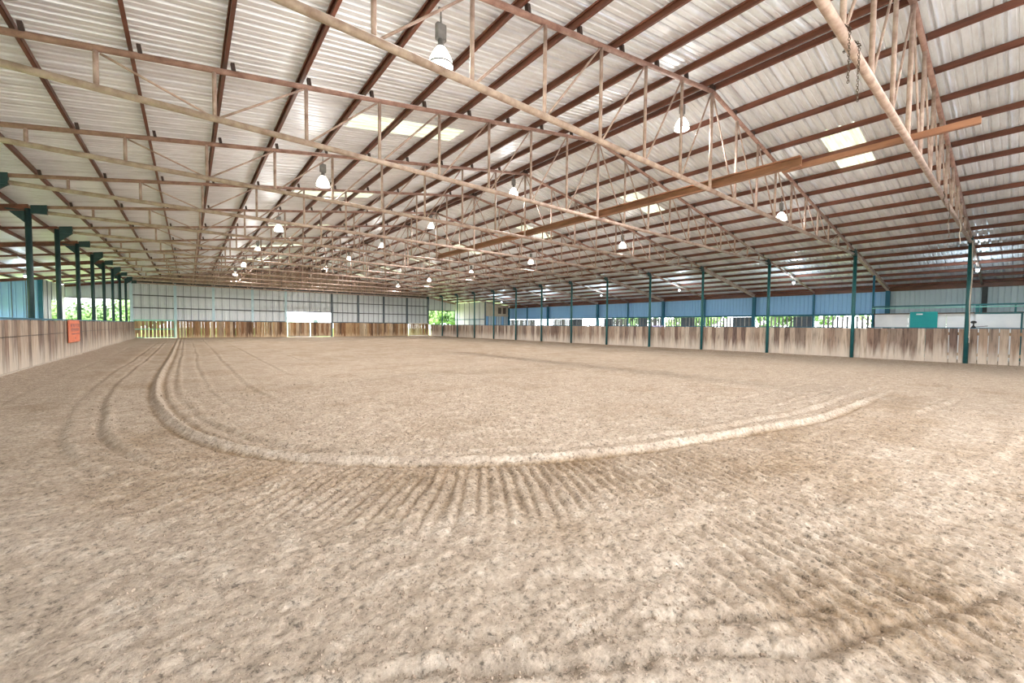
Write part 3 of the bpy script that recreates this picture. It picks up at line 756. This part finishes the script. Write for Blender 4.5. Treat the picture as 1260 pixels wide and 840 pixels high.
def highbay(x, y, zc, label, group):
    top = roof(x)-.24 if abs(x-XM) > .5 else ZROOF-.22
    L = thing('high_bay_lamp', (x, y, zc), label, 'lamp', group)
    base = zc+.80          # hook height so that the refractor sits at zc
    put('hanger_rod', MB().tube((0, 0, .78), (0, 0, top-zc+.03), .010, 6).mesh('hanger_rod', 'grey'), L)
    for nm, me_ in lm.items(): put(nm, me_, L, (0, 0, .80))
    ld = bpy.data.lights.new('lamp_light', 'SPOT'); ld.energy = LAMP_W; ld.spot_size = math.radians(168); ld.spot_blend = .35; ld.color = (1, .965, .92); ld.shadow_soft_size = .16
    lo = bpy.data.objects.new('lamp_light', ld); COL.objects.link(lo); lo.parent = L; lo.location = (0, 0, -.22)
    ld = bpy.data.lights.new('refractor_glow', 'POINT'); ld.energy = LAMP_UP_W; ld.color = (1, .965, .92); ld.shadow_soft_size = .1
    lo = bpy.data.objects.new('refractor_glow', ld); COL.objects.link(lo); lo.parent = L; lo.location = (0, 0, -.24)
for row, (x, z, nm) in enumerate(((3.2, 5.62, 'sign-side row'), (10.42, 6.82, 'row under the ridge'), (17.65, 5.62, 'stall-side row'))):
    for k in range(-1, 6):  # first lamp of each row is unseen, added to brighten the near floor
        y = 5.9+7.2*k + (.35 if abs(k-3) == 1 and row == 0 else 0)
        lab = 'lit high bay lamp in the %s, %s' % (nm, ('added unseen over the near end' if k < 0 else ('closest to the far wall' if k == 5 else '%s from the far wall' % ORD[5-k])))
        highbay(x, y, z, lab, 'high bay lamps over the arena')
# cool aisle lamps
am = {'bracket': MB().tube((0, 0, .12), (0, 0, .40), .014, 6).mesh('bracket', 'grey'),
      'housing': MB().lathe([(0.001, .13), (.06, .12), (.09, .06), (.10, .02), (.02, .015)], 16).mesh('housing', 'grey', True),
      'bulb': MB().lathe([(.03, .03), (.05, 0), (.06, -.04), (.045, -.09), (.001, -.11)], 16).mesh('bulb', 'glow_blue', True)}
def aisle_lamp(x, y, z, label, grp):
    L = thing('aisle_lamp', (x, y, z), label, 'lamp', grp)
    for nm, me_ in am.items(): put(nm, me_, L)
    put('hanger_rod', MB().tube((0, 0, .38), (0, 0, roof(x)-.05-z), .010, 6).mesh('hanger_rod', 'grey'), L)
    ld = bpy.data.lights.new('aisle_light', 'POINT'); ld.energy = AISLE_W; ld.color = (.72, .90, 1); ld.shadow_soft_size = .07
    lo = bpy.data.objects.new('aisle_light', ld); COL.objects.link(lo); lo.parent = L; lo.location = (0, 0, -.2)
for k in range(6):
    aisle_lamp(28.0, 1.44+7.15*k, 4.15, 'small cool white lamp over the stall-side aisle, %s from the far wall' % ORD[5-k], 'lamps over the stall-side aisle')
aisle_lamp(-7.4, 36.4, 4.10, 'small cool white lamp over the aisle behind the sign-side fence', None)

# ------------------------------------------------------------------ chains and ropes on the first truss
def link_mesh():
    mb = MB(); n = 8; ring = []
    for i in range(n):
        a = 2*math.pi*i/n; ring.append(Vector((.011*math.cos(a), 0, .019*math.sin(a))))
    for i in range(n): mb.tube(ring[i], ring[(i+1) % n], .0042, 5, cap=False)
    return mb.mesh('chain_link', 'chain')
lk = link_mesh()
def chain(x, y, z0, z1, label):
    C = thing('hanging_chain', (x, y, z0), label, 'chain', 'chains on the chained truss')
    n = int((z0-z1)/.031); 
    for i in range(n): put('chain_link', lk, C, (rnd.uniform(-.003, .003), rnd.uniform(-.003, .003), -.031*i), (0, 0, (i % 2)*math.pi/2+rnd.uniform(-.3, .3)))
    mb = MB(); pts = [Vector((.075*math.cos(a), 0, .075*math.sin(a)-.0)) for a in [2*math.pi*i/12 for i in range(12)]]
    return C
c1 = chain(6.16, YT(0)-.075, ZB+.0, 4.30, 'shorter rusty chain hanging from a truss bottom chord')
c2 = chain(6.60, YT(0)-.075, ZB+.0, 4.24, 'longer rusty chain hanging from a truss bottom chord')
for C_ in (c1, c2):
    for i in range(14):
        a = math.pi*(i/13)
        put('chain_link', lk, C_, (0, .075-.075*math.cos(a), .01+.075*math.sin(a)), (a-math.pi/2, 0, (i % 2)*math.pi/2))
def cord(x, y, z0, z1, r, mat, label, name='rope', grp=None):
    mb = MB(); p = Vector((0, 0, 0)); n = 14
    for i in range(n):
        q = Vector((.02*math.sin(i*1.1), .015*math.cos(i*.8)-.015, -(z0-z1)*(i+1)/n)); mb.tube(p, q, r, 6, cap=False); p = q
    o = put(name, mb.mesh(name, mat, True), None, (x, y, z0)); return tag(o, label, name.replace('_', ' '), grp)
cord(15.2, YT(0)-.06, ZB+.03, 4.62, .010, 'chain', 'short frayed strap end hanging from the chained truss', 'strap')
cord(16.4, YT(0)-.06, ZB+.03, 3.95, .009, 'chain', 'dark cord hanging from the chained truss past midspan', 'cord')
cord(19.4, YT(0)-.06, ZB+.03, 4.2, .009, 'rope', 'pale cord stub hanging from the chained truss', 'cord')
cord(24.3, YT(0)-.07, ZB+.03, 1.1, .012, 'rope', 'pale long rope hanging beside teal post by the tack room', 'rope')
cord(24.55, YT(0)-.07, ZB+.03, .9, .012, 'rope', 'second pale rope hanging closest to teal post by the tack room', 'rope')

# ------------------------------------------------------------------ sign, cloth and odds on the fences
sg = thing('banner_sign', (XL+.27, 24.0, .62), 'faded orange sign with two lines of worn lettering on fence', 'sign')
put('sign_board', MB().box(-.012, .012, -1.02, 1.02, 0, .88).mesh('sign_board', 'orange'), sg)
r2 = random.Random(4)
for z, h, a, b in ((.60, .13, -.65, .85), (.43, .13, -.60, .85), (.30, .05, -.5, .9)):
    y = a; ink = MB()
    while y < b:
        w = r2.uniform(.07, .13); st = .022
        ink.box(.0125, .0135, y, y+st, z, z+h)
        if r2.random() < .7: ink.box(.0125, .0135, y+w-st, y+w, z, z+h)
        ink.box(.0125, .0135, y, y+w, z+h-st, z+h)
        if r2.random() < .6: ink.box(.0125, .0135, y, y+w, z+h*.45, z+h*.45+st)
        y += w+.045
    tag(put('lettering', ink.mesh('lettering', 'ink'), sg), kind='stuff')
put('dot', MB().box(.0125, .0135, .05, .16, .13, .19).mesh('dot', 'ink'), sg)
for y in (-.95, .95):
    for z in (.05, .83): put('nail', MB().box(.012, .018, y-.015, y+.015, z-.015, z+.015).mesh('nail', 'dark'), sg)
# folded cloth over the top rail
mb = MB(); n = 16
for i in range(n+1):
    y = -.40+.8*i/n; e = .02*math.sin(i*1.3)
    for (x, z) in ((-.07, -.05+e), (-.068, .03), (-.02, .045+e*.4), (.04, .046), (.085, .03+e), (.088, -.10-e)): mb.v.append((x, y, z))
for i in range(n):
    for j in range(5): a = i*6+j; mb.f.append((a, a+6, a+7, a+1))
cl_ = put('saddle_cloth', mb.mesh('saddle_cloth', 'lilac', True), None, (XR+.185, 15.58, 1.485))
so = cl_.modifiers.new('thickness', 'SOLIDIFY'); so.thickness = .015
tag(cl_, 'lilac cloth draped over the stall-side fence rail', 'cloth')
kn = thing('post_cap', (XR+.17, 1.32, 1.515), 'small dark round cap on a stub on the fence rail', 'cap')
put('stub', MB().lathe([(.001, 0), (.07, 0), (.05, .05), (.025, .08), (.02, .18)], 12).mesh('stub', 'dark', True), kn)
put('cap_head', MB().lathe([(.02, .17), (.07, .18), (.09, .21), (.08, .25), (.04, .275), (.001, .28)], 14).mesh('cap_head', 'dark', True), kn)
put('rod', MB().tube((0, -.05, .03), (.02, -.38, .07), .012, 6).mesh('rod', 'dark', True), kn)

# ------------------------------------------------------------------ outside: trees and a shed
def tree(x, y, h, r, label, mat, seed, grp):
    q = np.random.RandomState(seed)
    T = thing('leafy_tree', (x, y, -.3), label, 'tree', grp)
    put('trunk', MB().tube((0, 0, 0), (.1, .05, h*.5), .20, 8, .12).tube((.1, .05, h*.3), (r*.4, .1, h*.6), .1, 6, .05).tube((.1, .05, h*.32), (-r*.4, -.1, h*.62), .1, 6, .05).mesh('trunk', 'bark', True), T)
    N = 2600
    lob = [(q.uniform(-.6, .6)*r, q.uniform(-.6, .6)*r, h*q.uniform(.38, .82), r*q.uniform(.38, .6)) for _ in range(11)] + [(0, 0, h*.62, r*.75)]
    idx = q.randint(0, len(lob), N); dirs = q.normal(size=(N, 3)); dirs /= np.linalg.norm(dirs, axis=1)[:, None]
    L = np.array(lob)[idx]; c = L[:, :3]+dirs*(L[:, 3:4]*(.72+.32*q.rand(N, 1)))
    u = np.cross(dirs, q.normal(size=(N, 3))); u /= np.linalg.norm(u, axis=1)[:, None]; w = np.cross(dirs+.6*q.normal(size=(N, 3)), u); w /= np.linalg.norm(w, axis=1)[:, None]
    s = (.16+.20*q.rand(N, 1))*(r/3.2)
    vv = np.stack([c-u*s, c+w*s*.6, c+u*s, c-w*s*.6], 1).reshape(-1, 3)
    ff = (np.arange(N)[:, None]*4+np.arange(4)).tolist()
    fm = bpy.data.meshes.new('foliage'); fm.from_pydata(vv.tolist(), [], ff); fm.materials.append(M[mat]); fm.update()
    tag(put('foliage', fm, T), kind='stuff')
k = 0
for (x, y, h, r, mt) in ((-16, 84, 5.0, 3.2, 'leaf'), (-9.5, 77, 4.4, 2.8, 'leaf2'), (-6.5, 90, 6.4, 3.6, 'leaf'), (-24, 94, 5.4, 3.4, 'leaf2')):
    tree(x, y, h, r, ['round pale green tree beyond the sign-side aisle opening', 'low dark green tree beyond the sign-side aisle opening', 'tallest pale green tree beyond the sign-side aisle opening',
                      'dark green tree farthest back beyond the sign-side aisle opening'][k], mt, 10+k, 'trees beyond the sign-side aisle'); k += 1
k = 0
for (x, y, h, r, mt) in ((31, 63, 8.0, 4.2, 'leaf'), (42, 74, 9.5, 5.4, 'leaf2')):
    tree(x, y, h, r, ['full pale green tree behind the white-framed gate corner', 'full darker green tree behind the white-framed gate corner'][k], mt, 30+k, 'trees beyond the stall-side aisle'); k += 1
k = 0
for (x, y, h, r, mt) in ((52, 6, 7, 4.0, 'leaf'), (56, 17, 7.5, 4.2, 'leaf2'), (53, 28, 7, 4.0, 'leaf'), (57, 40, 7.5, 4.4, 'leaf2')):
    tree(x, y, h, r, '%s green tree seen through the slatted strip, %s from the tack room' % (['pale', 'dark', 'pale', 'dark'][k], ORD[k]), mt, 50+k, 'trees behind the slatted strip'); k += 1
sh = thing('white_shed', (12.2, 66, -.3), 'white metal shed seen through the far wall opening', 'shed')
put('shed_wall', MB().box(-4.2, 2.6, -2, 2, 0, 2.75).mesh('shed_wall', 'shed'), sh)
put('shed_roof', MB().prism([(-2.3, 2.74), (2.3, 2.74), (0, 3.3)], 'x', -4.4, 2.8).mesh('shed_roof', 'greywall'), sh)
put('shed_door', MB().box(2.0, 2.55, -2.04, -2.0, .1, 2.3).mesh('shed_door', 'greypost'), sh)
for i in range(6): put('wall_batten', MB().box(-4.1+i*1.1, -4.04+i*1.1, -2.03, -2.0, .05, 2.7).mesh('wall_batten', 'greywall'), sh)
